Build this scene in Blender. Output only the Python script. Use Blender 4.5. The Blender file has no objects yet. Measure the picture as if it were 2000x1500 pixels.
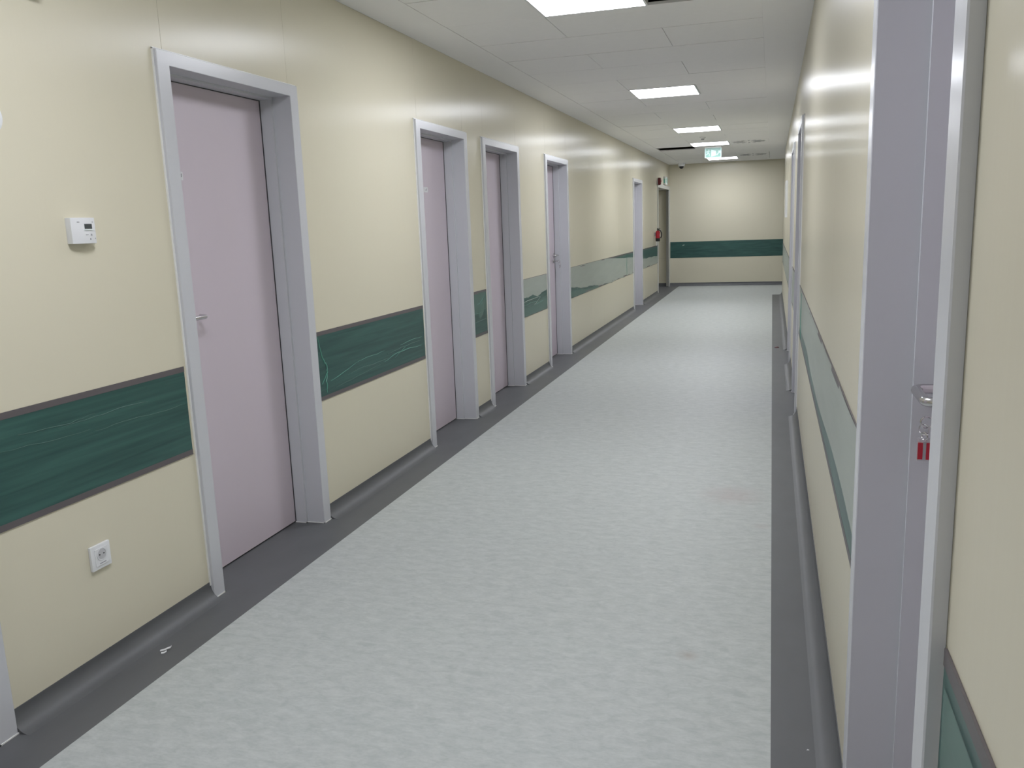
import bpy, bmesh, math, random
from mathutils import Vector, Matrix

random.seed(7)
S = bpy.context.scene
C = S.collection

# ------------------------------------------------------------------ camera
CAM_H = 1.4599
F_PX = 1640.87
cam_d = bpy.data.cameras.new('camera')
cam_d.sensor_fit = 'HORIZONTAL'
cam_d.sensor_width = 36.0
cam_d.lens = F_PX * 36.0 / 2000.0
cam_d.clip_start = 0.02
cam = bpy.data.objects.new('camera', cam_d)
C.objects.link(cam)
_r = Vector((0.9561068, 0.29078981, -0.03607028))
_u = Vector((-0.02005459, 0.18774997, 0.9820121))
_f = Vector((-0.29233131, 0.93818507, -0.1853407))
_m = Matrix(((_r.x, _u.x, -_f.x), (_r.y, _u.y, -_f.y), (_r.z, _u.z, -_f.z))).to_4x4()
_m.translation = Vector((0, 0, CAM_H))
cam.matrix_world = _m
S.camera = cam

# ------------------------------------------------------------------ world, exposure
world = bpy.data.worlds.new('world')
S.world = world
world.use_nodes = True
world.node_tree.nodes['Background'].inputs[0].default_value = (0.05, 0.05, 0.05, 1)
world.node_tree.nodes['Background'].inputs[1].default_value = 0.2
S.view_settings.view_transform = 'Standard'
S.view_settings.look = 'None'
S.view_settings.gamma = 1.0
S.view_settings.exposure = 0.0
S.view_settings.use_curve_mapping = False
LAMP = 27.5            # strength of the ceiling panels

# ------------------------------------------------------------------ dimensions
XL, XR = -2.173, 0.201          # wall faces
YB, YE = -4.3, 19.064           # back and end wall
H = 2.63                        # ceiling
XS1, XS2 = -1.953, 0.025        # floor seams
YC = 16.65                      # where the right wall ends
XX = 2.6                        # side passage end
BT, BB = 0.9686, 0.6186         # green guard top and bottom
CT = 0.071                      # cove height
ZT = 2.14                       # door frame top
CF, CH = 0.066, 0.052           # casing face widths (jamb, head)
PR = 0.018                      # casing stands proud of the wall
ST = 0.013                      # stop step

# ------------------------------------------------------------------ materials
def srgb(r, g, b):
    f = lambda c: (c/255/12.92) if c/255 <= 0.04045 else ((c/255+0.055)/1.055)**2.4
    return (f(r), f(g), f(b), 1)

def mat(name, col, rough=0.5, spec=0.5, metal=0.0, var=0.0, vscale=(3, 3, 3), bump=0.0, bscale=(30, 30, 30),
        bdetail=3.0, coat=0.0, bdist=0.002, rvar=0.0):
    m = bpy.data.materials.new(name)
    m.use_nodes = True
    nt = m.node_tree
    b = nt.nodes['Principled BSDF']
    b.inputs['Base Color'].default_value = col
    b.inputs['Roughness'].default_value = rough
    b.inputs['Specular IOR Level'].default_value = spec
    b.inputs['Metallic'].default_value = metal
    b.inputs['Coat Weight'].default_value = coat
    b.inputs['Coat Roughness'].default_value = 0.12
    tc = nt.nodes.new('ShaderNodeTexCoord')
    mp = nt.nodes.new('ShaderNodeMapping')
    mp.inputs['Scale'].default_value = vscale
    nt.links.new(tc.outputs['Object'], mp.inputs[0])
    n = nt.nodes.new('ShaderNodeTexNoise')
    n.inputs['Scale'].default_value = 1.0
    n.inputs['Detail'].default_value = 5.0
    nt.links.new(mp.outputs[0], n.inputs['Vector'])
    if var > 0:
        mx = nt.nodes.new('ShaderNodeMix')
        mx.data_type = 'RGBA'
        mx.inputs[6].default_value = tuple(c*(1-var) for c in col[:3]) + (1,)
        mx.inputs[7].default_value = tuple(min(1, c*(1+var)) for c in col[:3]) + (1,)
        nt.links.new(n.outputs[0], mx.inputs[0])
        nt.links.new(mx.outputs[2], b.inputs['Base Color'])
    if rvar > 0:
        mr = nt.nodes.new('ShaderNodeMapRange')
        mr.inputs[1].default_value = 0.3
        mr.inputs[2].default_value = 0.7
        mr.inputs[3].default_value = rough - rvar
        mr.inputs[4].default_value = rough + rvar
        nt.links.new(n.outputs[0], mr.inputs[0])
        nt.links.new(mr.outputs[0], b.inputs['Roughness'])
    if bump > 0:
        mp2 = nt.nodes.new('ShaderNodeMapping')
        mp2.inputs['Scale'].default_value = bscale
        nt.links.new(tc.outputs['Object'], mp2.inputs[0])
        n2 = nt.nodes.new('ShaderNodeTexNoise')
        n2.inputs['Scale'].default_value = 1.0
        n2.inputs['Detail'].default_value = bdetail
        nt.links.new(mp2.outputs[0], n2.inputs['Vector'])
        bp = nt.nodes.new('ShaderNodeBump')
        bp.inputs['Strength'].default_value = bump
        bp.inputs['Distance'].default_value = bdist
        nt.links.new(n2.outputs[0], bp.inputs['Height'])
        nt.links.new(bp.outputs[0], b.inputs['Normal'])
        if coat > 0:
            nt.links.new(bp.outputs[0], b.inputs['Coat Normal'])
    return m

M = {}
M['wall'] = mat('cream_wall_cladding', (0.69, 0.65, 0.515, 1), 0.29, 0.3, var=0.006, vscale=(2, 2, 1), bump=0.22, bscale=(38, 38, 0.4), bdetail=3, bdist=0.0016)
def brushed(m, amount):
    # fine vertical grain: reflections spread sideways, not up and down
    nt = m.node_tree
    b = nt.nodes['Principled BSDF']
    g = nt.nodes.new('ShaderNodeNewGeometry')
    c = nt.nodes.new('ShaderNodeVectorMath')
    c.operation = 'CROSS_PRODUCT'
    c.inputs[1].default_value = (0, 0, 1)
    nt.links.new(g.outputs['True Normal'], c.inputs[0])
    nt.links.new(c.outputs[0], b.inputs['Tangent'])
    b.inputs['Anisotropic'].default_value = amount
brushed(M['wall'], 0.78)
M['core'] = mat('wall_core', (0.35, 0.33, 0.26, 1), 0.7, var=0.05)
M['plaster'] = mat('ceiling_plaster', (0.89, 0.885, 0.895, 1), 0.75, 0.3, var=0.02, bump=0.1, bscale=(60, 60, 60))
M['tile'] = mat('mineral_ceiling_tile', (0.89, 0.885, 0.89, 1), 0.8, 0.25, var=0.02, vscale=(20, 20, 20), bump=0.15, bscale=(150, 150, 150))
M['slab'] = mat('dark_plenum_concrete', (0.03, 0.03, 0.03, 1), 0.9, var=0.1)
M['border'] = mat('charcoal_vinyl', (0.112, 0.116, 0.122, 1), 0.5, 0.5, var=0.16, vscale=(9, 4, 9), bump=0.08, bscale=(70, 70, 70))
M['frame'] = mat('grey_lavender_frame_paint', (0.585, 0.595, 0.63, 1), 0.26, 0.5, var=0.012, bump=0.03, bscale=(8, 8, 8))
M['wframe'] = mat('off_white_frame_paint', (0.60, 0.60, 0.57, 1), 0.3, 0.5, var=0.02)
M['leaf'] = mat('pale_lilac_laminate', (0.60, 0.53, 0.59, 1), 0.45, 0.4, var=0.02, vscale=(5, 5, 2), bump=0.03, bscale=(40, 40, 40))
M['gasket'] = mat('dark_gasket', (0.04, 0.04, 0.045, 1), 0.6)
M['seal'] = mat('white_sealant', (0.82, 0.82, 0.80, 1), 0.3, 0.5, var=0.03, vscale=(20, 20, 20))
M['steel'] = mat('brushed_steel', (0.62, 0.61, 0.62, 1), 0.22, 0.5, metal=1.0, var=0.05, vscale=(40, 40, 40))
M['white'] = mat('white_plastic', (0.78, 0.79, 0.81, 1), 0.35, 0.5, var=0.01)
M['greyp'] = mat('grey_plastic', (0.35, 0.35, 0.37, 1), 0.4, var=0.02)
M['wellgrey'] = mat('pale_grey_plastic', (0.52, 0.52, 0.54, 1), 0.4, var=0.02)
M['dark'] = mat('dark_plastic', (0.02, 0.02, 0.022, 1), 0.35, var=0.05)
M['lcd'] = mat('dark_display', (0.05, 0.06, 0.065, 1), 0.2, 0.5, var=0.2, vscale=(1, 400, 1))
M['red'] = mat('red_paint', (0.45, 0.012, 0.03, 1), 0.35, var=0.05)
M['dred'] = mat('dark_red_plastic', (0.12, 0.008, 0.015, 1), 0.4, var=0.05)
M['paper'] = mat('white_paper', (0.72, 0.72, 0.74, 1), 0.8, var=0.03)
M['ink'] = mat('grey_ink', (0.25, 0.25, 0.27, 1), 0.8, var=0.05)
M['signgreen'] = mat('exit_sign_green', (0.16, 0.42, 0.34, 1), 0.3, var=0.06, vscale=(20, 20, 20))
M['signwhite'] = mat('exit_sign_white', (0.78, 0.86, 0.84, 1), 0.4, var=0.02)
M['signpale'] = mat('exit_sign_print', (0.30, 0.42, 0.385, 1), 0.4, var=0.02)
M['edge'] = mat('taupe_edge_tape', (0.115, 0.102, 0.107, 1), 0.45, var=0.1, vscale=(4, 4, 40))
M['wrinkle'] = mat('raised_film_crease', (0.10, 0.30, 0.235, 1), 0.3, var=0.2, vscale=(8, 8, 8))
M['wrinkle2'] = mat('faint_film_crease', (0.045, 0.13, 0.108, 1), 0.35, var=0.2, vscale=(8, 8, 8))
M['wrinkle3'] = mat('pale_film_crease', (0.28, 0.36, 0.32, 1), 0.3, var=0.2, vscale=(8, 8, 8))

def guard_material():
    m = mat('dark_green_guard_sheet', (0.022, 0.072, 0.062, 1), 0.36, 0.5, coat=0.0, bump=0.35, bscale=(3, 1.2, 22), bdetail=4, bdist=0.003)
    nt = m.node_tree
    b = nt.nodes['Principled BSDF']
    tc = nt.nodes.new('ShaderNodeTexCoord')
    mp = nt.nodes.new('ShaderNodeMapping')
    mp.inputs['Scale'].default_value = (3, 1.6, 42)
    mp.inputs['Rotation'].default_value = (0.03, 0, 0)
    nt.links.new(tc.outputs['Object'], mp.inputs[0])
    n = nt.nodes.new('ShaderNodeTexNoise')
    n.inputs['Scale'].default_value = 1.0
    n.inputs['Detail'].default_value = 6.0
    n.inputs['Distortion'].default_value = 0.6
    nt.links.new(mp.outputs[0], n.inputs['Vector'])
    r = nt.nodes.new('ShaderNodeValToRGB')
    r.color_ramp.elements[0].position = 0.30
    r.color_ramp.elements[0].color = (0.018, 0.064, 0.06, 1)
    r.color_ramp.elements[1].position = 0.66
    r.color_ramp.elements[1].color = (0.038, 0.115, 0.10, 1)
    nt.links.new(n.outputs[0], r.inputs[0])
    nt.links.new(r.outputs[0], b.inputs['Base Color'])
    return m
M['guard'] = guard_material()

def film_material(name, fac, col):
    m = mat(name, col, 0.34, 0.5, var=0.12, vscale=(3, 2.0, 14), bump=0.4, bscale=(4, 3, 18), bdist=0.004)
    nt = m.node_tree
    out = nt.nodes['Material Output']
    b = nt.nodes['Principled BSDF']
    t = nt.nodes.new('ShaderNodeBsdfTransparent')
    mx = nt.nodes.new('ShaderNodeMixShader')
    mx.inputs[0].default_value = fac
    nt.links.new(t.outputs[0], mx.inputs[1])
    nt.links.new(b.outputs[0], mx.inputs[2])
    nt.links.new(mx.outputs[0], out.inputs['Surface'])
    return m
M['film'] = film_material('hazy_protective_film', 0.68, (0.55, 0.60, 0.54, 1))
M['film2'] = film_material('thin_green_film', 0.5, (0.18, 0.31, 0.27, 1))
M['clear'] = film_material('clear_tag_plastic', 0.35, (0.6, 0.6, 0.62, 1))
M['acrylic'] = film_material('pale_green_acrylic', 0.86, (0.085, 0.21, 0.17, 1))

def lamp_material():
    m = bpy.data.materials.new('lit_lamp_diffuser')
    m.use_nodes = True
    nt = m.node_tree
    nt.nodes.clear()
    o = nt.nodes.new('ShaderNodeOutputMaterial')
    e = nt.nodes.new('ShaderNodeEmission')
    e.inputs[0].default_value = (0.975, 1.0, 1.07, 1)
    e.inputs[1].default_value = LAMP
    nt.links.new(e.outputs[0], o.inputs[0])
    return m
M['lamp'] = lamp_material()

def floor_material():
    m = mat('grey_marbled_vinyl', (0.40, 0.43, 0.42, 1), 0.5, 0.28, bump=0.04, bscale=(60, 60, 60))
    nt = m.node_tree
    b = nt.nodes['Principled BSDF']
    tc = nt.nodes.new('ShaderNodeTexCoord')
    def noise(scale, detail, dist=0.0):
        mp = nt.nodes.new('ShaderNodeMapping')
        mp.inputs['Scale'].default_value = scale
        nt.links.new(tc.outputs['Object'], mp.inputs[0])
        n = nt.nodes.new('ShaderNodeTexNoise')
        n.inputs['Scale'].default_value = 1.0
        n.inputs['Detail'].default_value = detail
        n.inputs['Roughness'].default_value = 0.62
        n.inputs['Distortion'].default_value = dist
        nt.links.new(mp.outputs[0], n.inputs['Vector'])
        return n
    n1 = noise((15, 30, 1), 6.0, 0.5)
    n2 = noise((55, 120, 1), 3.0, 0.3)
    ad = nt.nodes.new('ShaderNodeMath')
    ad.operation = 'MULTIPLY_ADD'
    ad.inputs[1].default_value = 0.5
    nt.links.new(n2.outputs[0], ad.inputs[0])
    nt.links.new(n1.outputs[0], ad.inputs[2])
    r = nt.nodes.new('ShaderNodeValToRGB')
    r.color_ramp.elements[0].position = 0.55
    r.color_ramp.elements[0].color = (0.405, 0.435, 0.425, 1)
    r.color_ramp.elements[1].position = 0.95
    r.color_ramp.elements[1].color = (0.515, 0.54, 0.528, 1)
    nt.links.new(ad.outputs[0], r.inputs[0])
    last = r.outputs[0]
    n3 = noise((14, 14, 1), 4.0)
    for (x, y, rad, colr, amt) in [(-0.246, 2.686, 0.045, (0.36, 0.32, 0.29, 1), 0.6), (-0.18, 4.45, 0.20, (0.42, 0.36, 0.35, 1), 0.55),
                                   (-0.02, 4.0, 0.05, (0.42, 0.36, 0.35, 1), 0.35)]:
        d = nt.nodes.new('ShaderNodeVectorMath')
        d.operation = 'DISTANCE'
        d.inputs[1].default_value = (x, y, 0)
        nt.links.new(tc.outputs['Object'], d.inputs[0])
        mr = nt.nodes.new('ShaderNodeMapRange')
        mr.inputs[1].default_value = 0.0
        mr.inputs[2].default_value = rad
        mr.inputs[3].default_value = amt*2
        mr.inputs[4].default_value = 0.0
        nt.links.new(d.outputs['Value'], mr.inputs[0])
        mu = nt.nodes.new('ShaderNodeMath')
        mu.operation = 'MULTIPLY'
        mu.use_clamp = True
        nt.links.new(mr.outputs[0], mu.inputs[0])
        nt.links.new(n3.outputs[0], mu.inputs[1])
        mx = nt.nodes.new('ShaderNodeMix')
        mx.data_type = 'RGBA'
        nt.links.new(mu.outputs[0], mx.inputs[0])
        nt.links.new(last, mx.inputs[6])
        mx.inputs[7].default_value = colr
        last = mx.outputs[2]
    nt.links.new(last, b.inputs['Base Color'])
    return m
M['floor'] = floor_material()

# ------------------------------------------------------------------ mesh helpers
class MB:
    def __init__(self):
        self.v = []
        self.f = []
    def add(self, vs, fs):
        o = len(self.v)
        self.v += [tuple(p) for p in vs]
        self.f += [tuple(i+o for i in q) for q in fs]
        return self
    def box(self, x0, x1, y0, y1, z0, z1):
        x0, x1 = min(x0, x1), max(x0, x1)
        y0, y1 = min(y0, y1), max(y0, y1)
        z0, z1 = min(z0, z1), max(z0, z1)
        return self.add([(x0, y0, z0), (x1, y0, z0), (x1, y1, z0), (x0, y1, z0), (x0, y0, z1), (x1, y0, z1), (x1, y1, z1), (x0, y1, z1)],
                        [(0, 3, 2, 1), (4, 5, 6, 7), (0, 1, 5, 4), (1, 2, 6, 5), (2, 3, 7, 6), (3, 0, 4, 7)])
    def loft(self, a, b):
        """closed rings a and b of equal length joined into a solid"""
        n = len(a)
        return self.add(list(a)+list(b), [tuple(range(n))[::-1], tuple(range(n, 2*n))] + [(i, (i+1) % n, n+(i+1) % n, n+i) for i in range(n)])
    def rings(self, rs, cap=True):
        n = len(rs[0])
        vs = [p for r in rs for p in r]
        fs = []
        for k in range(len(rs)-1):
            for i in range(n):
                fs.append((k*n+i, k*n+(i+1) % n, (k+1)*n+(i+1) % n, (k+1)*n+i))
        if cap:
            fs.append(tuple(range(n))[::-1])
            fs.append(tuple((len(rs)-1)*n+i for i in range(n)))
        return self.add(vs, fs)
    def tube(self, path, r, seg=10):
        P = [Vector(p) for p in path]
        rs = []
        ref = None
        for i, p in enumerate(P):
            d = (P[min(i+1, len(P)-1)]-P[max(i-1, 0)]).normalized()
            if ref is None:
                ref = Vector((0, 0, 1)) if abs(d.z) < 0.9 else Vector((1, 0, 0))
            a = d.cross(ref).normalized()
            bb = a.cross(d).normalized()
            ref = bb
            rr = r[i] if isinstance(r, (list, tuple)) else r
            rs.append([p + rr*(math.cos(2*math.pi*k/seg)*a + math.sin(2*math.pi*k/seg)*bb) for k in range(seg)])
        return self.rings(rs)
    def lathe(self, prof, origin, axis='z', seg=24, flip=1):
        """prof: (radius, height) pairs"""
        rs = []
        for (r, h) in prof:
            ring = []
            for k in range(seg):
                a = 2*math.pi*k/seg
                c, s = r*math.cos(a), r*math.sin(a)
                if axis == 'z':
                    p = (c, s, h*flip)
                elif axis == 'x':
                    p = (h*flip, c, s)
                else:
                    p = (s, h*flip, c)
                ring.append((origin[0]+p[0], origin[1]+p[1], origin[2]+p[2]))
            rs.append(ring)
        return self.rings(rs)
    def build(self, name, m, parent=None, bevel=0.0, smooth=False, loc=None):
        me = bpy.data.meshes.new(name)
        bm = bmesh.new()
        vs = [bm.verts.new(p) for p in self.v]
        for q in self.f:
            try:
                bm.faces.new([vs[i] for i in q])
            except ValueError:
                pass
        bmesh.ops.recalc_face_normals(bm, faces=bm.faces[:])
        if bevel > 0:
            bmesh.ops.bevel(bm, geom=[e for e in bm.edges if e.is_manifold and e.calc_face_angle(0) > 0.5], offset=bevel, segments=2,
                            profile=0.7, affect='EDGES', clamp_overlap=True)
        bm.to_mesh(me)
        bm.free()
        me.materials.append(M[m])
        if smooth:
            for p in me.polygons:
                p.use_smooth = True
            try:
                me.set_sharp_from_angle(angle=math.radians(40))
            except Exception:
                pass
        o = bpy.data.objects.new(name, me)
        C.objects.link(o)
        if parent is not None:
            o.parent = parent
        if loc:
            o.location = loc
        return o

def tag(o, label, cat, group=None, kind=None):
    o['label'] = label
    o['category'] = cat
    if group:
        o['group'] = group
    if kind:
        o['kind'] = kind
    return o

def empty(name, loc=(0, 0, 0)):
    o = bpy.data.objects.new(name, None)
    o.empty_display_size = 0.1
    C.objects.link(o)
    o.location = loc
    return o

# ------------------------------------------------------------------ doors layout (outer frame edges along the walls)
LEFT = [(0.795, 1.757), (2.7175, 3.6823), (5.0868, 6.0269), (6.3828, 7.3777), (8.2955, 9.2843), (13.9111, 14.9133)]
RIGHT = [(0.995, 1.905), (6.385, 7.34), (8.70, 9.66)]
OPEN = (17.06, 19.00)           # cased opening at the far end of the left wall
OPZ = 2.125

# ------------------------------------------------------------------ floor
fl = MB()
fl.box(XS1, XS2, YB, YC, -0.06, 0).box(XS1, XX, YC, YE, -0.06, 0)
floor = tag(fl.build('floor', 'floor'), 'pale grey marbled vinyl floor running down the corridor', 'floor', kind='structure')
MB().box(XL-0.22, XS1, YB, YE, -0.06, 0.0).build('floor_border', 'border', floor)
MB().box(XS2, XR+0.22, YB, YC, -0.06, 0.0).build('floor_border', 'border', floor)
MB().box(XL-1.7, XL-0.22, OPEN[0]-0.2, YE, -0.06, 0.0).build('floor_border', 'border', floor)

# ------------------------------------------------------------------ ceiling
GX = [-1.878, -1.278, -0.678, -0.078]
R0 = 4.975
ROW = lambda k: R0 + 0.6*k
K0, K1 = -15, 22
LIGHT_ROWS = [-12, -6, -1, 5, 11, 15, 21]
cl = MB()
cl.box(XL, GX[0]-0.003, YB, YE, H, H+0.015)
cl.box(GX[3]-0.0012, XR, YB, YC, H, H+0.015).box(GX[3]+0.003, XX, YC, YE, H, H+0.015)
cl.box(GX[0]-0.003, GX[3]+0.003, ROW(K1+1)+0.003, YE, H, H+0.015)
cl.box(GX[0]-0.003, GX[3]+0.003, YB, ROW(K0)-0.003, H, H+0.015)
ceiling = tag(cl.build('ceiling', 'plaster'), 'suspended white tile ceiling between plain plaster margins', 'ceiling', kind='structure')
MB().box(XL-0.2, XX, YB, YE+0.2, 3.02, 3.12).build('ceiling_slab', 'slab', ceiling)
_tiles = {}
def tile(x0, x1, k):
    w = round(x1-x0, 2)
    g, gy = 0.0016, 0.0034
    zo = random.uniform(-0.0012, 0.0012)
    if w not in _tiles:
        o = MB().box(g, w-g, gy, 0.6-gy, 0, 0.016).build('ceiling_tile', 'tile', ceiling, bevel=0.0015)
        _tiles[w] = o
    else:
        o = _tiles[w].copy()
        C.objects.link(o)
        o.parent = ceiling
    o.location = (x0, ROW(k), H+zo)
for k in range(K0, K1+1):
    cols = [0, 1, 2]
    if k in LIGHT_ROWS:
        cols.remove(1)
    if k == -1:
        cols.remove(2)
    if k in (15, 20):
        cols.remove(2)
    if k == 16:
        cols.remove(0)
    # merge neighbours into the long tiles of the running bond
    if cols == [0, 1, 2]:
        if k % 2 == 0:
            tile(GX[0], GX[1], k)
            tile(GX[1], GX[3], k)
        else:
            tile(GX[0], GX[2], k)
            tile(GX[2], GX[3], k)
    elif cols == [0, 1]:
        tile(GX[0], GX[2], k)
    elif cols == [1, 2]:
        tile(GX[1], GX[3], k)
    else:
        for c in cols:
            tile(GX[c], GX[c+1], k)

# ------------------------------------------------------------------ walls
def wall(side, y0, y1, doors, seams, label, band):
    """core with door openings, thin cladding panels with open seams as parts"""
    s = 1 if side == 'left' else -1
    X = XL if side == 'left' else XR
    core = MB()
    cuts = []
    for (a, b, zt) in doors:
        cuts.append((a, b, zt))
    cuts.sort()
    def cb(ya, yb, za, zb):
        core.box(X - s*0.005, X - s*0.2, ya, yb, za, zb)
    y = y0
    for (a, b, zt) in cuts:
        cb(y, a, 0, 3.02)
        cb(a, b, zt, 3.02)
        y = b
    if y < y1:
        cb(y, y1, 0, 3.02)
    w = tag(core.build('wall_'+side, 'core'), label, 'wall', kind='structure')
    g = 0.0006
    def pan(ya, yb, za, zb):
        MB().box(X - s*0.005, X, ya+g, yb-g, za+g, zb-g).build('wall_panel', 'wall', w, bevel=0.0006)
    y = y0
    def span(ya, yb):
        pts = [ya] + [q for q in seams if ya+0.1 < q < yb-0.1] + [yb]
        for a, b in zip(pts, pts[1:]):
            pan(a, b, BT-0.001, H)
            pan(a, b, BB, BT-0.001)
            pan(a, b, 0.03, BB)
    for (a, b, zt) in cuts:
        if a-y > 0.02:
            span(y, a)
        pan(a, b, zt, H)
        y = b
    if y < y1-0.02:
        span(y, y1)
    return w

DC = CF - 0.012
ld = [(a+DC, b-DC, ZT-CH+0.012) for a, b in LEFT] + [(OPEN[0], YE, OPZ)]
wall('left', YB, YE, ld, [-2.9, -1.6, -0.4, 10.5, 11.35, 12.55, 16.0],
     'long cream clad left wall with lilac doors and a green strip', True)
rd = [(a+DC, b-DC, ZT-CH+0.012) for a, b in RIGHT]
wr = wall('right', YB, YC, rd, [-2.6, -1.4, -0.2, 3.1, 4.3, 5.5, 10.9, 12.1, 13.3, 14.5, 15.7],
          'cream clad right wall seen edge on beside the camera', True)
# end wall
we = tag(MB().box(XL-1.7, XX+0.1, YE+0.005, YE+0.2, 0, 3.02).build('wall_end', 'core'), 'cream end wall closing the corridor under the last lamp', 'wall', kind='structure')
for (x0, x1) in [(XL-1.7, XL-0.5), (XL-0.5, XL), (XL, 0.215), (0.215, 1.4), (1.4, XX)]:
    for (z0, z1) in [(0.03, BB), (BB, BT), (BT, H)]:
        MB().box(x0+0.0008, x1-0.0008, YE, YE+0.005, z0+0.0008, z1-0.0008).build('wall_panel', 'wall', we, bevel=0.0006)
tag(MB().box(XL-0.2, XR+0.2, YB-0.2, YB, 0, 3.02).build('wall_back', 'wall'), 'cream wall closing the corridor behind the camera', 'wall', kind='structure')
tag(MB().box(XX, XX+0.2, YC-0.2, YE, 0, 3.02).build('wall_passage_side', 'wall'), 'cream wall at the end of the side passage', 'wall', kind='structure')
tag(MB().box(XR+0.2, XX, YC-0.2, YC, 0, 3.02).box(XR, XR+0.2, YC-0.0001, YC+0.005, 0.03, H).build('wall_passage_near', 'wall'),
    'cream return wall turning right into the side passage', 'wall', kind='structure')
# recess behind the cased opening
rc = MB()
rc.box(XL-1.9, XL-1.7, OPEN[0]-0.3, YE, 0, 3.02)
rc.box(XL-1.7, XL-0.2, OPEN[0]-0.3, OPEN[0]-0.1, 0, 3.02)
rc.box(XL-1.7, XL-0.2, OPEN[0]-0.1, YE, H, H+0.05)
tag(rc.build('wall_recess', 'wall'), 'cream walls of the recess behind the far left opening', 'wall', kind='structure')

# ------------------------------------------------------------------ coved skirting
def cove(side, a, b):
    prof = [(0.0, 0.0), (0.0, CT), (0.0025, CT), (0.0025, 0.058)]
    R = 0.055
    for i in range(1, 13):
        t = i/12*math.pi/2
        prof.append((0.0025 + R*(1-math.cos(t)), 0.0003 + 0.0577 - 0.0577*math.sin(t)))
    prof.append((0.0585, 0.0))
    if side == 'left':
        A = [(XL+n, a, z) for n, z in prof]
        B = [(XL+n, b, z) for n, z in prof]
    elif side == 'right':
        A = [(XR-n, a, z) for n, z in prof]
        B = [(XR-n, b, z) for n, z in prof]
    else:
        A = [(a, YE-n, z) for n, z in prof]
        B = [(b, YE-n, z) for n, z in prof]
    o = MB().loft(A, B).build('baseboard_'+side, 'border', smooth=True)
    tag(o, {'left': 'charcoal coved vinyl skirting along the foot of the left wall', 'right': 'charcoal coved vinyl skirting along the foot of the right wall',
            'end': 'charcoal coved vinyl skirting along the foot of the end wall'}[side], 'skirting', kind='structure',
        group={'left': 'left wall skirting pieces', 'right': 'right wall skirting pieces', 'end': 'end wall skirting'}[side])
ys = [YB] + [q for d in LEFT for q in d] + [OPEN[0]]
for i in range(0, len(ys), 2):
    cove('left', ys[i], ys[i+1])
ys = [YB] + [q for d in RIGHT for q in d] + [YC]
for i in range(0, len(ys), 2):
    cove('right', ys[i], ys[i+1])
cove('end', XL-1.7, XX)

# ------------------------------------------------------------------ doors
def lever(parent, s, u, z, du, n0=-0.142, reach=0.058, length=0.118, ret=0.03, rose=True):
    """steel lever handle as sub-part of the leaf; du is the direction of the grip"""
    p = []
    R = 0.018
    p.append((n0, u))
    p.append((n0+reach-R, u))
    for i in range(1, 6):
        t = i/5*math.pi/2
        p.append((n0+reach-R+R*math.sin(t), u+du*(R-R*math.cos(t))))
    L = length
    p.append((n0+reach, u+du*(L-R)))
    for i in range(1, 6):
        t = i/5*math.pi/2
        p.append((n0+reach-R+R*math.cos(t), u+du*(L-R+R*math.sin(t))))
    p.append((n0+reach-ret-0.005, u+du*L))
    MB().tube([(s*n, uu, z) for n, uu in p], 0.0095, 12).build('handle', 'steel', parent, smooth=True)
    MB().lathe([(0.0, 0.0), (0.026, 0.0), (0.026, 0.006), (0.023, 0.009), (0.0, 0.009)], (s*n0, u, z), 'x', 24, s).build('rose', 'steel', parent, smooth=True)
    MB().lathe([(0.0, 0.0), (0.024, 0.0), (0.024, 0.006), (0.021, 0.009), (0.0, 0.009)], (s*n0, u, z-0.065), 'x', 24, s).build('lock_rose', 'steel', parent, smooth=True)
    MB().lathe([(0.0, 0.0), (0.0085, 0.0), (0.0085, 0.014), (0.0, 0.014)], (s*n0, u, z-0.065), 'x', 16, s).build('lock_cylinder', 'steel', parent, smooth=True)

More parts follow.
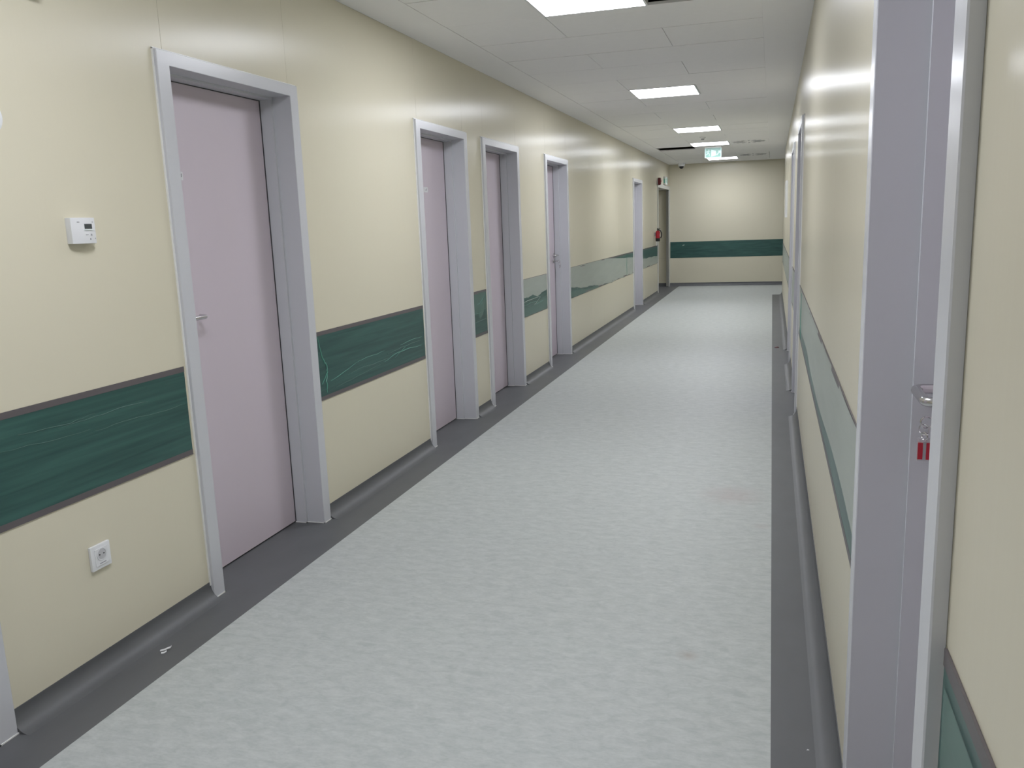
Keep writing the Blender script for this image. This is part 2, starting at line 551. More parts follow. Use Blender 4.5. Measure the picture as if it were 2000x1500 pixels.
def door(num, side, a, b, label, handle=None, sticker=None):
    s = 1 if side == 'left' else -1
    X = XL if side == 'left' else XR
    W = b-a
    root = tag(empty('door_%d' % num, (X, a, 0)), label, 'door', kind='structure')
    k = CH/CF
    prof = [(0, 0.0004), (0, PR-0.0022), (0.0022, PR), (CF-0.0018, PR), (CF, PR-0.0018), (CF, -0.078), (CF+ST, -0.078), (CF+ST, -0.138), (CF-0.01, -0.138), (CF-0.01, 0.0004)]
    for sd in (0, 1):
        lo, hi = [], []
        for (u, n) in prof:
            uu = u if sd == 0 else W-u
            lo.append((s*n, uu, 0.0))
            hi.append((s*n, uu, ZT-u*k))
        MB().loft(lo, hi).build('jamb', 'frame', root)
    A, B = [], []
    for (u, n) in prof:
        A.append((s*n, u, ZT-u*k))
        B.append((s*n, W-u, ZT-u*k))
    MB().loft(A, B).build('head', 'frame', root)
    zi = ZT-(CF+ST)*k
    leaf = MB().box(-s*0.182, -s*0.142, CF+0.004, W-CF-0.004, 0.007, zi+0.012).build('leaf', 'leaf', root, bevel=0.001)
    ga = MB()
    ga.box(-s*0.142, -s*0.1385, CF+ST-0.004, CF+ST+0.003, 0.007, zi).box(-s*0.142, -s*0.1385, W-CF-ST-0.003, W-CF-ST+0.004, 0.007, zi)
    ga.box(-s*0.142, -s*0.1385, CF+ST, W-CF-ST, zi-0.003, zi+0.004)
    ga.build('gasket', 'gasket', root)
    # sealant bead: along the outer edges and around the feet
    se = MB()
    def bead(p, q, r=0.0032):
        d = [q[i]-p[i] for i in range(3)]
        x0, x1 = min(p[0], q[0])-r, max(p[0], q[0])+r
        y0, y1 = min(p[1], q[1])-r, max(p[1], q[1])+r
        z0, z1 = min(p[2], q[2])-r, max(p[2], q[2])+r
        se.box(x0, x1, y0, y1, z0, z1)
    if num != 7:
        bead((s*0.002, -0.003, 0.06), (s*0.002, -0.003, ZT))
    bead((s*0.002, W+0.003, 0.06), (s*0.002, W+0.003, ZT))
    bead((s*0.002, -0.003, ZT+0.003), (s*0.002, W+0.003, ZT+0.003))
    for sd in (0, 1):
        f = (lambda u: u) if sd == 0 else (lambda u: W-u)
        r = 0.003
        pts = [(0, 0.05), (0, PR), (CF, PR), (CF, -0.078), (CF+ST, -0.078), (CF+ST, -0.138)]
        for (u0, n0), (u1, n1) in zip(pts, pts[1:]):
            if u0 == 0 and u1 == 0:
                continue
            bead((s*n0, f(u0), 0.001), (s*n1, f(u1), 0.001), r)
    se.build('sealant', 'seal', root)
    if handle:
        lever(leaf, s, *handle)
    if sticker:
        (u0, u1, z0, z1) = sticker
        MB().box(-s*0.142, -s*0.1412, u0, u1, z0, z1).build('number_sticker', 'paper', leaf)
        um, zm = (u0+u1)/2, (z0+z1)/2
        MB().box(-s*0.1412, -s*0.1409, um-0.006, um+0.016, zm-0.004, zm+0.0).box(-s*0.1412, -s*0.1409, um+0.012, um+0.017, zm-0.002, zm+0.010)\
            .build('printed_mark', 'ink', leaf)
    return root, leaf

lb = ['lilac door at the left picture edge with only its grey frame foot showing',
      'large lilac door with steel lever, nearest whole door on the left wall',
      'lilac door with a small white sticker, second whole door on the left wall',
      'lilac door between two narrow green strips, third whole door on the left wall',
      'lilac door with lever and keys in its lock, fourth on the left wall',
      'far lilac door before the fire extinguisher, fifth on the left wall']
WL = [b-a for a, b in LEFT]
hs = [(WL[0]-0.135, 1.13, -1), (0.133, 1.132, 1, -0.142, 0.062, 0.130), (0.133, 1.12, 1), (0.133, 1.12, 1), (WL[4]-0.135, 1.118, -1), (0.133, 1.12, 1)]
st = [None, (0.235, 0.282, 1.69, 1.724), (0.45, 0.525, 1.708, 1.744), None, None, None]
for i, (a, b) in enumerate(LEFT):
    door(i+1, 'left', a, b, lb[i], hs[i], st[i])
lb = ['lilac door in grey frame at the right picture edge with steel lever',
      'lilac door on the right wall, nearer of the two far ones seen edge on',
      'lilac door on the right wall, farther of the two seen edge on']
for i, (a, b) in enumerate(RIGHT):
    door(7+i, 'right', a, b, lb[i], (b-a-0.135, 1.118, -1, -0.142, 0.07, 0.13, 0.05))

# cased opening
op = tag(empty('door_10', (XL, OPEN[0], 0)), 'open off-white cased doorway in the corner beside the end wall', 'doorway', kind='structure')
W = YE-OPEN[0]
MB().box(-0.06, 0.012, W-0.062, W-0.001, 0, OPZ-0.03).box(0.0, 0.016, W-0.16, W-0.001, 0, OPZ).build('jamb', 'wframe', op, bevel=0.003)
MB().box(-0.2, 0.014, 0, 0.02, 0, OPZ-0.03).box(0.0006, 0.016, -0.05, 0.02, 0.0, OPZ).build('jamb', 'wframe', op, bevel=0.003)
MB().box(-0.2, 0.012, 0, W-0.001, OPZ-0.03, OPZ).box(0.0006, 0.016, -0.05, W-0.001, OPZ-0.002, OPZ+0.045).build('head', 'wframe', op, bevel=0.003)

# ------------------------------------------------------------------ green guard strips
def guard(side, a, b, label, edge=True, creases=(), films=()):
    s = {'left': 1, 'right': -1, 'end': 0}[side]
    X = XL if side == 'left' else XR
    if side == 'end':
        root = tag(empty('wall_guard', (0, YE, BB)), label, 'wall guard', 'green wall guard strips')
        def P(n, u, z):
            return (u, -n, z-BB)
    else:
        root = tag(empty('wall_guard', (X, 0, BB)), label, 'wall guard', 'green wall guard strips')
        def P(n, u, z):
            return (s*n, u, z-BB)
    def bx(n0, n1, u0, u1, z0, z1, name, m, bev=0.0):
        p, q = P(n0, u0, z0), P(n1, u1, z1)
        return MB().box(p[0], q[0], p[1], q[1], p[2], q[2]).build(name, m, root, bevel=bev)
    bx(0.0002, 0.003, a, b, BB, BT, 'panel', 'guard', 0.0008)
    if edge:
        e = 0.02
        bx(0.0004, 0.0038, a-0.0003, b+0.0003, BT-e, BT+0.0005, 'edge_strip', 'edge')
        bx(0.0004, 0.0038, a-0.0003, b+0.0003, BB-0.0005, BB+e, 'edge_strip', 'edge')
    for (m, r, pts) in creases:
        # smooth the polyline a little
        q = []
        for i in range(len(pts)-1):
            for t in (0, 0.25, 0.5, 0.75):
                q.append((pts[i][0]*(1-t)+pts[i+1][0]*t + random.uniform(-1, 1)*0.004, pts[i][1]*(1-t)+pts[i+1][1]*t + random.uniform(-1, 1)*0.0025))
        q.append(pts[-1])
        n = len(q)
        rad = [r*(0.35 + 0.65*math.sin(math.pi*(i+0.5)/n)) for i in range(n)]
        MB().tube([P(0.0035, u, z) for u, z in q], rad, 6).build('film_crease', m, root, smooth=True)
    for (m, lo, hi, u0, u1) in films:
        # loose film: a wavy sheet between two uneven outlines
        nu, nz = 40, 8
        vs, fs = [], []
        ph = random.uniform(0, 6)
        for back in (0, 1):
            for i in range(nu+1):
                t = i/nu
                u = u0+(u1-u0)*t
                l, h = lo(t), hi(t)
                for j in range(nz+1):
                    z = l+(h-l)*j/nz
                    w = 0.0042+0.0012*math.sin(7*t*(u1-u0)+9*z+ph)*math.sin(31*z+3*t+ph)
                    vs.append(P(w-0.0004*back, u, z))
        N = (nu+1)*(nz+1)
        for i in range(nu):
            for j in range(nz):
                p = i*(nz+1)+j
                fs.append((p, p+nz+1, p+nz+2, p+1))
        MB().add(vs[:N], fs).build('protective_film', m, root, smooth=True)
    return root

guard('left', -2.0, 0.775, 'green guard strip on the left wall behind the camera')
guard('left', 1.760, 2.697, 'dark green guard strip below the thermostat at the left picture edge',
      creases=[('wrinkle2', 0.0012, [(1.918, 0.889), (2.124, 0.881), (2.229, 0.889)]), ('wrinkle2', 0.0012, [(2.074, 0.873), (2.227, 0.877), (2.367, 0.884), (2.487, 0.875)]),
               ('wrinkle2', 0.0012, [(2.219, 0.829), (2.388, 0.831), (2.575, 0.824), (2.685, 0.824)]), ('wrinkle2', 0.001, [(1.80, 0.86), (2.0, 0.845), (2.2, 0.84)])])
guard('left', 3.686, 5.070, 'dark green guard strip with bright creases between the first two left doors',
      creases=[('wrinkle', 0.004, [(3.715, 0.942), (3.735, 0.853), (3.765, 0.807), (3.785, 0.779), (3.782, 0.754), (3.726, 0.702)]),
               ('wrinkle', 0.0035, [(3.782, 0.754), (3.77, 0.709), (3.769, 0.649)]),
               ('wrinkle', 0.0014, [(4.098, 0.75), (4.188, 0.758), (4.333, 0.759), (4.464, 0.762)]),
               ('wrinkle', 0.0022, [(4.454, 0.696), (4.607, 0.721), (4.828, 0.723), (5.012, 0.717)]),
               ('wrinkle', 0.0018, [(3.817, 0.702), (3.925, 0.717), (4.098, 0.75)]),
               ('wrinkle', 0.0016, [(4.685, 0.762), (4.835, 0.771), (5.02, 0.77)]),
               ('wrinkle2', 0.002, [(3.996, 0.7), (4.132, 0.712), (4.357, 0.707), (4.513, 0.711)]),
               ('wrinkle2', 0.002, [(3.86, 0.66), (4.1, 0.675), (4.4, 0.69)]),
               ('wrinkle2', 0.002, [(4.5, 0.735), (4.7, 0.745), (5.0, 0.75)]), ('wrinkle', 0.0015, [(4.60, 0.70), (4.72, 0.728), (4.78, 0.75)])])
guard('left', 6.032, 6.362, 'shortest green guard strip squeezed between the second and third left doors',
      creases=[('wrinkle', 0.0022, [(6.06, 0.86), (6.2, 0.875), (6.33, 0.93)]), ('wrinkle', 0.0018, [(6.05, 0.80), (6.2, 0.80), (6.34, 0.82)]),
               ('wrinkle2', 0.002, [(6.06, 0.73), (6.34, 0.74)]), ('wrinkle', 0.0016, [(6.15, 0.82), (6.22, 0.86), (6.28, 0.88)])],
      films=[('film2', lambda t: 0.79+0.03*math.sin(9*t), lambda t: 0.955, 6.036, 6.358)])
guard('left', 7.383, 8.275, 'hazy green guard strip between the third and fourth left doors',
      creases=[('wrinkle3', 0.0028, [(7.41, 0.76), (7.593, 0.766), (7.982, 0.768)]), ('wrinkle3', 0.0022, [(7.736, 0.697), (7.842, 0.714), (8.008, 0.762)]),
               ('wrinkle', 0.0024, [(7.40, 0.725), (7.65, 0.735), (7.9, 0.73)]), ('wrinkle', 0.002, [(7.75, 0.69), (7.95, 0.71), (8.2, 0.72)])],
      films=[('film', lambda t: 0.785+0.015*math.sin(7*t)+0.008*math.sin(17*t+1)+0.002*math.sin(51*t)+0.03*t*t, lambda t: 0.966, 7.388, 8.27),
             ('film2', lambda t: 0.622, lambda t: 0.70+0.014*math.sin(9*t+1)+0.008*math.sin(21*t)+0.002*math.sin(57*t+2)+0.04*t, 7.388, 8.27)])
guard('left', 9.290, 13.89, 'long green guard strip veiled by loose grey film before the far left door',
      creases=[('wrinkle3', 0.003, [(9.693, 0.703), (9.815, 0.744), (10.102, 0.765)]), ('wrinkle', 0.006, [(13.261, 0.962), (13.218, 0.798), (13.243, 0.628)]),
               ('wrinkle3', 0.003, [(9.33, 0.745), (9.6, 0.75), (9.75, 0.73)])],
      films=[('film', lambda t: 0.745-0.125*min(1, t*2.0)**0.8+0.008*math.sin(30*t)+0.005*math.sin(83*t+1), lambda t: 0.966 if t < 0.5 else 0.966-0.10*(t-0.5)/0.5*(1 if t < 0.84 else 0.9), 9.295, 13.885),
             ('film2', lambda t: 0.621, lambda t: 0.70-0.075*min(1, t)+0.006*math.sin(40*t), 9.295, 11.6)])
guard('left', 14.918, 17.00, 'far green guard strip with film hanging on its lower half near the corner',
      films=[('film', lambda t: 0.621, lambda t: 0.795-0.03*t+0.006*math.sin(19*t), 14.922, 16.995)])
guard('end', -2.15, 0.31, 'dark green guard strip across the end wall', edge=False,
      creases=[('wrinkle3', 0.012, [(-1.885, 0.88), (-1.865, 0.895), (-1.84, 0.900)])])
guard('right', -2.0, 0.985, 'green guard strip with grey edge in the lower right picture corner',
      creases=[('wrinkle', 0.003, [(0.86, 0.88), (0.80, 0.86), (0.74, 0.84)])],
      films=[('film2', lambda t: 0.63, lambda t: 0.93, 0.2, 0.97)])
guard('right', 1.912, 6.365, 'film-veiled green guard strip on the right wall beyond the nearest door',
      creases=[('wrinkle', 0.006, [(5.9, 0.95), (5.92, 0.8), (5.9, 0.64)])],
      films=[('film', lambda t: 0.70+0.02*math.sin(11*t), lambda t: 0.966, 1.917, 6.36)])
guard('right', 7.346, 8.68, 'short green guard strip between the two far right doors', films=[('film', lambda t: 0.63, lambda t: 0.96, 7.35, 8.67)])
guard('right', 9.666, 16.6, 'far green guard strip on the right wall before the passage corner', films=[('film', lambda t: 0.63, lambda t: 0.96, 9.67, 16.59)])

# ------------------------------------------------------------------ ceiling lamps
def lamp(k, label):
    y0 = ROW(k)
    root = tag(empty('ceiling_light', ((GX[1]+GX[2])/2, y0+0.3, H)), label, 'ceiling light', 'square recessed ceiling lamps')
    a, w = 0.2975, 0.013
    f = MB()
    zb, zt = -0.004, 0.05
    f.box(-a, a, -a, -a+w, zb, zt).box(-a, a, a-w, a, zb, zt).box(-a, -a+w, -a+w, a-w, zb, zt).box(a-w, a, -a+w, a-w, zb, zt)
    f.box(-a, a, -a, a, zt, zt+0.003)
    f.build('frame', 'white', root)
    MB().box(-a+w, a-w, -a+w, a-w, -0.002, 0.006).build('diffuser', 'lamp', root)
lamp(-12, 'added square ceiling lamp behind the camera, unseen, brightening the near end')  # added fill lamp out of view, lifts the nearest right door jamb
lamp(-6, 'square recessed ceiling lamp overhead above the thermostat, out of view')
lamp(-1, 'largest square ceiling lamp cut by the top picture edge')
lamp(5, 'square ceiling lamp second from the top picture edge')
lamp(11, 'square ceiling lamp third from the top picture edge')
lamp(15, 'square ceiling lamp just above the hanging exit sign')
lamp(21, 'farthest square ceiling lamp, behind the hanging exit sign')

# ------------------------------------------------------------------ ceiling fittings
def diffuser(k, label):
    root = tag(empty('air_diffuser', ((GX[2]+GX[3])/2, ROW(k)+0.3, H)), label, 'air vent', 'swirl air vents in the ceiling')
    MB().box(-0.297, 0.297, -0.297, 0.297, 0.0, 0.016).build('plate', 'tile', root, bevel=0.0015)
    for i in range(16):
        a = 2*math.pi*i/16
        c, s = math.cos(a), math.sin(a)
        def R(r, t, z):
            return (r*c - t*s, r*s + t*c, z)
        lo = [R(0.09, -0.004, -0.001), R(0.25, -0.018, -0.001), R(0.25, 0.018, -0.004), R(0.09, 0.004, -0.003)]
        hi = [(p[0], p[1], 0.002) for p in lo]
        MB().loft(lo, hi).build('blade', 'greyp', root)
    MB().lathe([(0.0, 0.0), (0.05, 0.0), (0.045, -0.006), (0.0, -0.008)], (0, 0, 0), 'z', 20).build('hub', 'tile', root, smooth=True)
diffuser(15, 'square swirl air vent to the right of the lamp above the exit sign')
diffuser(20, 'square swirl air vent nearer the end wall')

root = tag(empty('smoke_detector', (-1.0, 13.05, H)), 'small round detector on the ceiling between the third and fourth lamps', 'detector')
MB().lathe([(0.0, 0.0), (0.042, 0.0), (0.042, -0.012), (0.030, -0.022), (0.0, -0.022)], (0, 0, 0), 'z', 24).build('base', 'white', root, smooth=True)
MB().lathe([(0.0, -0.022), (0.024, -0.022), (0.024, -0.034), (0.016, -0.040), (0.0, -0.040)], (0, 0, 0), 'z', 20).build('sensor', 'greyp', root, smooth=True)

# hanging exit sign
root = tag(empty('exit_sign', (-0.963, 14.80, H)), 'pale green hanging exit sign with running figure under the ceiling lamps', 'exit sign')
MB().box(-0.137, 0.137, -0.022, 0.022, -0.024, 0.0).build('housing', 'wframe', root, bevel=0.003)
MB().box(-0.123, 0.123, -0.003, 0.003, -0.173, -0.024).build('plate', 'acrylic', root)
fr = [(-0.135, -0.121, -0.184, -0.024), (0.121, 0.135, -0.184, -0.024), (-0.121, 0.121, -0.184, -0.172), (-0.121, 0.121, -0.034, -0.024)]
for (x0, x1, z0, z1) in fr:
    MB().box(x0, x1, -0.005, 0.005, z0, z1).build('border', 'signpale', root, bevel=0.001)
def flat(name, pts, parent, m, y0=-0.0045, y1=-0.0031):
    return MB().loft([(x, y0, z) for x, z in pts], [(x, y1, z) for x, z in pts]).build(name, m, parent)
def figure(parent, cx, cz, h, sx=1, y0=-0.0045, y1=-0.0031, tf=None, m='signwhite'):
    """running figure of a standard exit pictogram as five flat pieces"""
    T = tf or (lambda x, y, z: (x, y, z))
    parts = [[(-0.06*math.cos(a*math.pi/4)+0.10, 0.40+0.075*math.sin(a*math.pi/4)) for a in range(8)],
             [(-0.07, 0.30), (0.09, 0.31), (0.05, 0.0), (-0.10, 0.0)],
             [(0.05, 0.30), (0.24, 0.18), (0.30, 0.26), (0.27, 0.29), (0.22, 0.24), (0.08, 0.35)],
             [(-0.07, 0.30), (-0.25, 0.24), (-0.27, 0.10), (-0.22, 0.10), (-0.20, 0.20), (-0.06, 0.23)],
             [(-0.08, 0.02), (0.05, 0.04), (0.20, -0.10), (0.18, -0.36), (0.11, -0.36), (0.12, -0.14)],
             [(-0.10, 0.03), (0.02, 0.0), (-0.08, -0.18), (-0.34, -0.24), (-0.34, -0.17), (-0.14, -0.12)]]
    for p in parts:
        q = [(cx+sx*x*h, cz+z*h) for x, z in p]
        MB().loft([T(x, y0, z) for x, z in q], [T(x, y1, z) for x, z in q]).build('pictogram', m, parent)
figure(root, -0.082, -0.108, 0.125, m='signpale')
flat('pictogram', [(-0.03, -0.165), (-0.03, -0.055), (0.045, -0.075), (0.045, -0.15)], root, 'signpale')
flat('pictogram', [(0.062, -0.15), (0.052, -0.135), (0.092, -0.095), (0.076, -0.078), (0.118, -0.072), (0.115, -0.115), (0.102, -0.105)], root, 'signpale')

# dome camera
root = tag(empty('security_camera', (-1.862, 18.6, H)), 'white dome security camera on the ceiling before the end wall', 'camera')
MB().lathe([(0.0, 0.0), (0.073, 0.0), (0.073, -0.035), (0.062, -0.07), (0.0, -0.07)], (0, 0, 0), 'z', 28).build('housing', 'white', root, smooth=True)
MB().lathe([(0.0, -0.07), (0.048, -0.07), (0.045, -0.092), (0.032, -0.112), (0.014, -0.122), (0.0, -0.124)], (0, 0, 0), 'z', 24).build('dome', 'dark', root, smooth=True)

# ------------------------------------------------------------------ left wall fittings
# thermostat
root = tag(empty('thermostat', (XL, 2.212, 1.452)), 'white wall thermostat with dark display left of the nearest door', 'thermostat')
w, h = 0.102, 0.083
a, b = [], []
pts = [(0.0, 0.0), (0.022, 0.0)] + [(0.022+0.011*math.sin(math.pi*i/12), w*i/12) for i in range(1, 12)] + [(0.022, w), (0.0, w)]
MB().loft([(n, u, 0) for n, u in pts], [(n, u, h) for n, u in pts]).build('body', 'white', root, bevel=0.0018, smooth=True)
nf = lambda u: 0.022+0.011*math.sin(math.pi*u/w)
def strip(name, m, u0, u1, z0, z1, t=0.0012, root=root):
    us = [u0+(u1-u0)*i/6 for i in range(7)]
    rs = [[(nf(u)-0.001, u, z0), (nf(u)+t, u, z0), (nf(u)+t, u, z1), (nf(u)-0.001, u, z1)] for u in us]
    MB().rings(rs).build(name, m, root)
strip('display', 'lcd', 0.045, 0.080, 0.047, 0.063)
strip('display_lip', 'signwhite', 0.043, 0.082, 0.0425, 0.0455, 0.003)
strip('button', 'greyp', 0.047, 0.058, 0.027, 0.029, 0.0008)
strip('button', 'greyp', 0.070, 0.077, 0.025, 0.031, 0.0008)
strip('button', 'greyp', 0.064, 0.069, 0.0115, 0.0165, 0.0008)
strip('vent_slot', 'greyp', 0.020, 0.028, 0.0675, 0.0705, 0.0006)
strip('vent_slot', 'greyp', 0.084, 0.090, 0.0675, 0.0705, 0.0006)
strip('vent_slot', 'greyp', 0.093, 0.096, 0.013, 0.018, 0.0006)

# socket
root = tag(empty('wall_socket', (XL, 2.168, 0.405)), 'white square wall socket low on the wall below the green strip', 'socket')
MB().box(0, 0.011, -0.043, 0.043, -0.043, 0.043).build('cover_plate', 'white', root, bevel=0.004, smooth=True)
MB().box(0.0105, 0.0135, -0.028, 0.028, -0.03, 0.03).build('insert', 'white', root, bevel=0.0015)
r_ = MB()
r_.rings([[(0.0136, ro*math.cos(2*math.pi*k/28), 0.008+ro*math.sin(2*math.pi*k/28)) for k in range(28)] for ro in (0.0215, 0.0190)] +
         [[(x_, ro*math.cos(2*math.pi*k/28), 0.008+ro*math.sin(2*math.pi*k/28)) for k in range(28)] for x_, ro in ((0.0150, 0.0186), (0.0150, 0.0217))], cap=False)
r_.build('socket_rim', 'white', root, smooth=True)
MB().lathe([(0.0, 0.0), (0.0186, 0.0), (0.0184, 0.0006), (0.0, 0.0006)], (0.0135, 0, 0.008), 'x', 28).build('socket_well', 'wellgrey', root)
for q in (-0.0095, 0.0095):
    MB().lathe([(0.0, 0.0), (0.0026, 0.0), (0.0026, 0.0008), (0.0, 0.0008)], (0.0138, q, 0.008), 'x', 12).build('pin_hole', 'dark', root)
MB().box(0.0134, 0.0140, -0.012, 0.016, -0.024, -0.0215).build('printed_line', 'ink', root)

# round white unit and box above
root = tag(empty('wall_buzzer', (XL, 1.953, 1.82)), 'round white wall unit cut by the left picture edge', 'wall unit')
MB().lathe([(0.0, 0.0), (0.057, 0.0), (0.057, 0.018), (0.050, 0.030), (0.030, 0.036), (0.0, 0.037)], (0, 0, 0), 'x', 32).build('body', 'white', root, smooth=True)
MB().lathe([(0.0, 0.036), (0.018, 0.0365), (0.016, 0.040), (0.0, 0.041)], (0, 0, 0), 'x', 24).build('button', 'white', root, smooth=True)
root = tag(empty('signal_lamp', (XL, 2.185, 2.194)), 'small white box on the wall peeking in at the top left picture edge', 'wall box')
MB().box(0, 0.02, -0.03, 0.03, 0, 0.1).build('base', 'white', root, bevel=0.003)
MB().box(0.02, 0.045, -0.025, 0.025, 0.006, 0.094).build('lens', 'signwhite', root, bevel=0.006, smooth=True)

# siren
root = tag(empty('fire_siren', (XL, 17.02, 2.205)), 'dark red round fire siren on the wall before the corner doorway', 'siren')
MB().lathe([(0.0, 0.0), (0.055, 0.0), (0.055, 0.02), (0.0, 0.02)], (0, 0, 0), 'x', 24).build('base', 'white', root, smooth=True)
MB().lathe([(0.0, 0.02), (0.07, 0.02), (0.07, 0.06), (0.058, 0.074), (0.0, 0.076)], (0, 0, 0), 'x', 24).build('horn', 'dred', root, smooth=True)
MB().lathe([(0.0, 0.075), (0.02, 0.076), (0.018, 0.082), (0.0, 0.083)], (0, 0, 0), 'x', 16).build('centre_cap', 'red', root, smooth=True)

# wall exit sign above the doorway
root = tag(empty('exit_sign', (XL, 17.98, 2.175)), 'white exit sign box with green figure above the corner doorway', 'exit sign')
MB().box(0, 0.05, 0, 0.34, 0, 0.165).build('housing', 'wframe', root, bevel=0.004)
MB().box(0.05, 0.052, 0.02, 0.32, 0.015, 0.15).build('face', 'signwhite', root)
def ft(x, y, z):
    return (0.052 + (y+0.0045)/0.0014*0.001, x, z)
parts_ = figure
def figure_green(parent, cy, cz, h):
    parts = [[(-0.06*math.cos(q*math.pi/4)+0.10, 0.40+0.075*math.sin(q*math.pi/4)) for q in range(8)],
             [(-0.07, 0.30), (0.09, 0.31), (0.05, 0.0), (-0.10, 0.0)],
             [(0.05, 0.30), (0.24, 0.18), (0.30, 0.26), (0.22, 0.24), (0.08, 0.35)],
             [(-0.07, 0.30), (-0.25, 0.24), (-0.27, 0.10), (-0.20, 0.20), (-0.06, 0.23)],
             [(-0.08, 0.02), (0.05, 0.04), (0.20, -0.10), (0.18, -0.36), (0.11, -0.36), (0.12, -0.14)],
             [(-0.10, 0.03), (0.02, 0.0), (-0.08, -0.18), (-0.34, -0.24), (-0.34, -0.17), (-0.14, -0.12)]]
    for p in parts:
        q = [(cy+x*h, cz+z*h) for x, z in p]
        MB().loft([(0.052, y, z) for y, z in q], [(0.0532, y, z) for y, z in q]).build('pictogram', 'signgreen', parent)
figure_green(root, 0.10, 0.080, 0.125)
MB().box(0.052, 0.0532, 0.185, 0.30, 0.03, 0.135).build('pictogram', 'signgreen', root)
MB().box(0.012, 0.040, -0.001, 0.001, 0.03, 0.12).build('side_mark', 'signgreen', root)

# fire extinguisher
root = tag(empty('fire_extinguisher', (XL+0.062, 16.60, 1.055)), 'small red fire extinguisher hung on the wall before the corner doorway', 'extinguisher')
MB().lathe([(0.0, 0.0), (0.040, 0.0), (0.044, 0.008), (0.044, 0.062), (0.0, 0.062)], (0, 0, 0), 'z', 24).build('base_cup', 'dark', root, smooth=True)
MB().lathe([(0.0, 0.05), (0.0425, 0.05), (0.0425, 0.17), (0.036, 0.192), (0.018, 0.204), (0.0, 0.205)], (0, 0, 0), 'z', 24).build('cylinder', 'red', root, smooth=True)
MB().lathe([(0.0, 0.200), (0.015, 0.200), (0.015, 0.228), (0.0, 0.228)], (0, 0, 0), 'z', 16).box(-0.012, 0.05, -0.009, 0.009, 0.225, 0.236).box(-0.012, 0.045, -0.007, 0.007, 0.244, 0.254)\
    .box(-0.014, 0.0, -0.008, 0.008, 0.225, 0.254).build('valve', 'dark', root)
MB().tube([(0.012, 0, 0.218), (0.05, -0.004, 0.205), (0.072, -0.006, 0.16), (0.072, -0.006, 0.10), (0.055, -0.006, 0.06)], 0.011, 10).build('hose', 'dark', root, smooth=True)
MB().box(-0.062, -0.040, -0.012, 0.012, 0.10, 0.17).build('bracket', 'greyp', root)
MB().box(0.030, 0.0445, -0.018, -0.004, 0.09, 0.145).build('printed_label', 'paper', root)
root = tag(empty('wall_switch', (XL, 16.86, 1.005)), 'small white switch plate under the fire extinguisher', 'switch')
MB().box(0, 0.010, -0.042, 0.042, -0.042, 0.042).build('plate', 'white', root, bevel=0.003)
MB().box(0.010, 0.014, -0.024, 0.024, -0.024, 0.024).build('rocker', 'white', root, bevel=0.002)

# white cabinet on the right wall
root = tag(empty('wall_cabinet', (XR, 12.85, 1.43)), 'slim white box on the right wall near the passage corner', 'wall box')
MB().box(-0.03, 0, -0.18, 0.18, 0, 0.51).build('body', 'white', root, bevel=0.004)
MB().box(-0.036, -0.03, -0.17, 0.17, 0.01, 0.50).build('door', 'wframe', root, bevel=0.002)

# ------------------------------------------------------------------ keys
def ring(mb, c, r, t, tilt=0.0, ax='x', seg=20):
    pts = []
    for i in range(seg+1):
        a = 2*math.pi*i/seg
        p = Vector((0, r*math.cos(a), r*math.sin(a)))
        p = Matrix.Rotation(tilt, 3, 'Z') @ p
        pts.append((c[0]+p.x, c[1]+p.y, c[2]+p.z))
    return mb.tube(pts, t, 6)

KY = RIGHT[0][1]-0.135
root = tag(empty('key_bunch', (XR+0.125, KY, 1.053)), 'bunch of keys with a red tag hanging in the lock of the right door', 'keys')
k = MB()
k.box(-0.018, 0.004, -0.001, 0.001, -0.004, 0.004)
k.build('key_blade', 'steel', root)
k = MB()
ring(k, (-0.028, 0, -0.002), 0.011, 0.002, tilt=math.pi/2)
k.build('key_bow', 'steel', root, smooth=True)
k = MB()
ring(k, (-0.032, 0, -0.017), 0.0105, 0.0013, tilt=0.9)
k.build('split_ring', 'steel', root, smooth=True)
k = MB()
ring(k, (-0.031, -0.003, -0.030), 0.0075, 0.0016, tilt=0.6)
k.box(-0.033, -0.029, -0.006, -0.002, -0.040, -0.034)
k.build('spare_key', 'steel', root, smooth=True)
tg = MB().box(-0.043, -0.017, -0.003, 0.003, -0.080, -0.034).build('tag', 'clear', root, bevel=0.0015)
MB().box(-0.042, -0.033, -0.0034, 0.0034, -0.077, -0.043).build('tag_insert', 'red', root)
MB().box(-0.027, -0.018, -0.0034, 0.0034, -0.077, -0.043).build('tag_insert', 'red', root)
MB().box(-0.033, -0.027, -0.0028, 0.0028, -0.077, -0.043).build('tag_band', 'greyp', root)

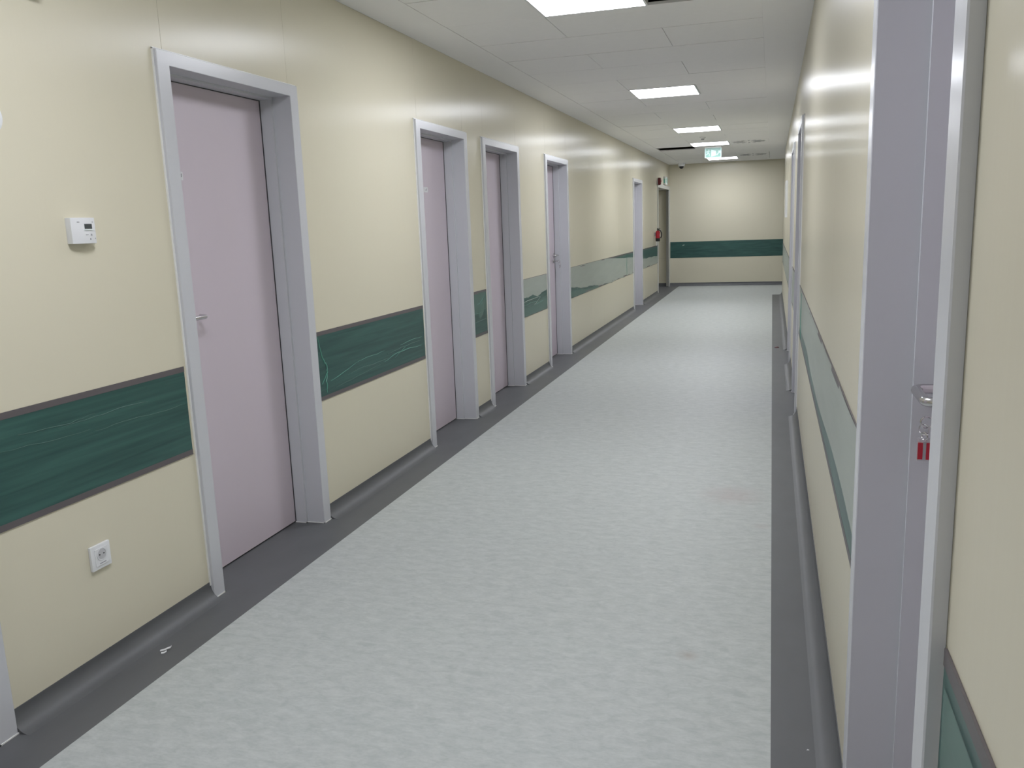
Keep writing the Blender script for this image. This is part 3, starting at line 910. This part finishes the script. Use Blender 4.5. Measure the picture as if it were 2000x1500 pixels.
KY2 = LEFT[4][1]-0.135
root = tag(empty('key_bunch', (XL-0.125, KY2, 1.053)), 'small bunch of keys hanging in the lock of the fourth left door', 'keys')
MB().box(-0.004, 0.03, -0.0012, 0.0012, -0.005, 0.005).build('key_blade', 'steel', root)
k = MB()
ring(k, (0.042, 0, -0.002), 0.013, 0.003, tilt=math.pi/2)
k.build('key_bow', 'steel', root, smooth=True)
k = MB()
ring(k, (0.050, 0, -0.030), 0.018, 0.0018, tilt=0.9)
k.build('split_ring', 'steel', root, smooth=True)
MB().box(0.047, 0.052, -0.010, 0.010, -0.075, -0.045).build('spare_key', 'steel', root, bevel=0.001)
MB().box(0.058, 0.062, -0.009, 0.009, -0.07, -0.042).build('spare_key', 'steel', root, bevel=0.001)

# ------------------------------------------------------------------ litter on the floor
pp = [(-0.018, -0.004, 0.003), (-0.004, 0.0, 0.006), (0.004, 0.006, 0.009), (0.014, 0.012, 0.012), (0.018, 0.014, 0.016)]
qq = [(0.004, 0.003, 0.006), (0.010, -0.004, 0.005), (0.006, -0.012, 0.003), (-0.004, -0.016, 0.002)]
m_ = MB()
for path in (pp, qq):
    lo = [(x, y, z-0.0025) for x, y, z in path]
    vs, fs = [], []
    for (x, y, z) in path:
        vs += [(x-0.002, y+0.003, z), (x+0.002, y-0.003, z-0.0025), (x+0.002, y-0.003, z-0.0035), (x-0.002, y+0.003, z-0.001)]
    for i in range(len(path)-1):
        for j in range(4):
            fs.append((i*4+j, i*4+(j+1) % 4, i*4+4+(j+1) % 4, i*4+4+j))
    fs += [(0, 1, 2, 3), tuple(len(vs)-4+j for j in range(4))]
    m_.add(vs, fs)
o = m_.build('paper_scrap', 'paper', loc=(-2.058, 2.293, 0.0012))
tag(o, 'curled white paper scrap on the dark border below the wall socket', 'paper scrap')
o = MB().loft([(-0.028, -0.012, 0), (0.012, -0.018, 0), (0.026, 0.004, 0), (0.006, 0.016, 0), (-0.022, 0.010, 0)],
              [(-0.024, -0.008, 0.006), (0.010, -0.012, 0.012), (0.020, 0.004, 0.008), (0.004, 0.012, 0.013), (-0.018, 0.006, 0.007)]).build('plastic_scrap', 'dred', loc=(0.078, 9.83, 0.0))
tag(o, 'dark red plastic scrap on the right dark floor border', 'scrap')
o = MB().loft([(-0.004, -0.002, 0), (0.003, -0.003, 0), (0.004, 0.002, 0), (-0.002, 0.003, 0)],
              [(-0.003, -0.001, 0.002), (0.002, -0.002, 0.003), (0.003, 0.001, 0.002), (-0.001, 0.002, 0.002)]).build('plaster_crumb', 'paper', loc=(0.124, 2.236, 0.0))
tag(o, 'tiny white crumb on the right dark floor border near the camera', 'crumb')
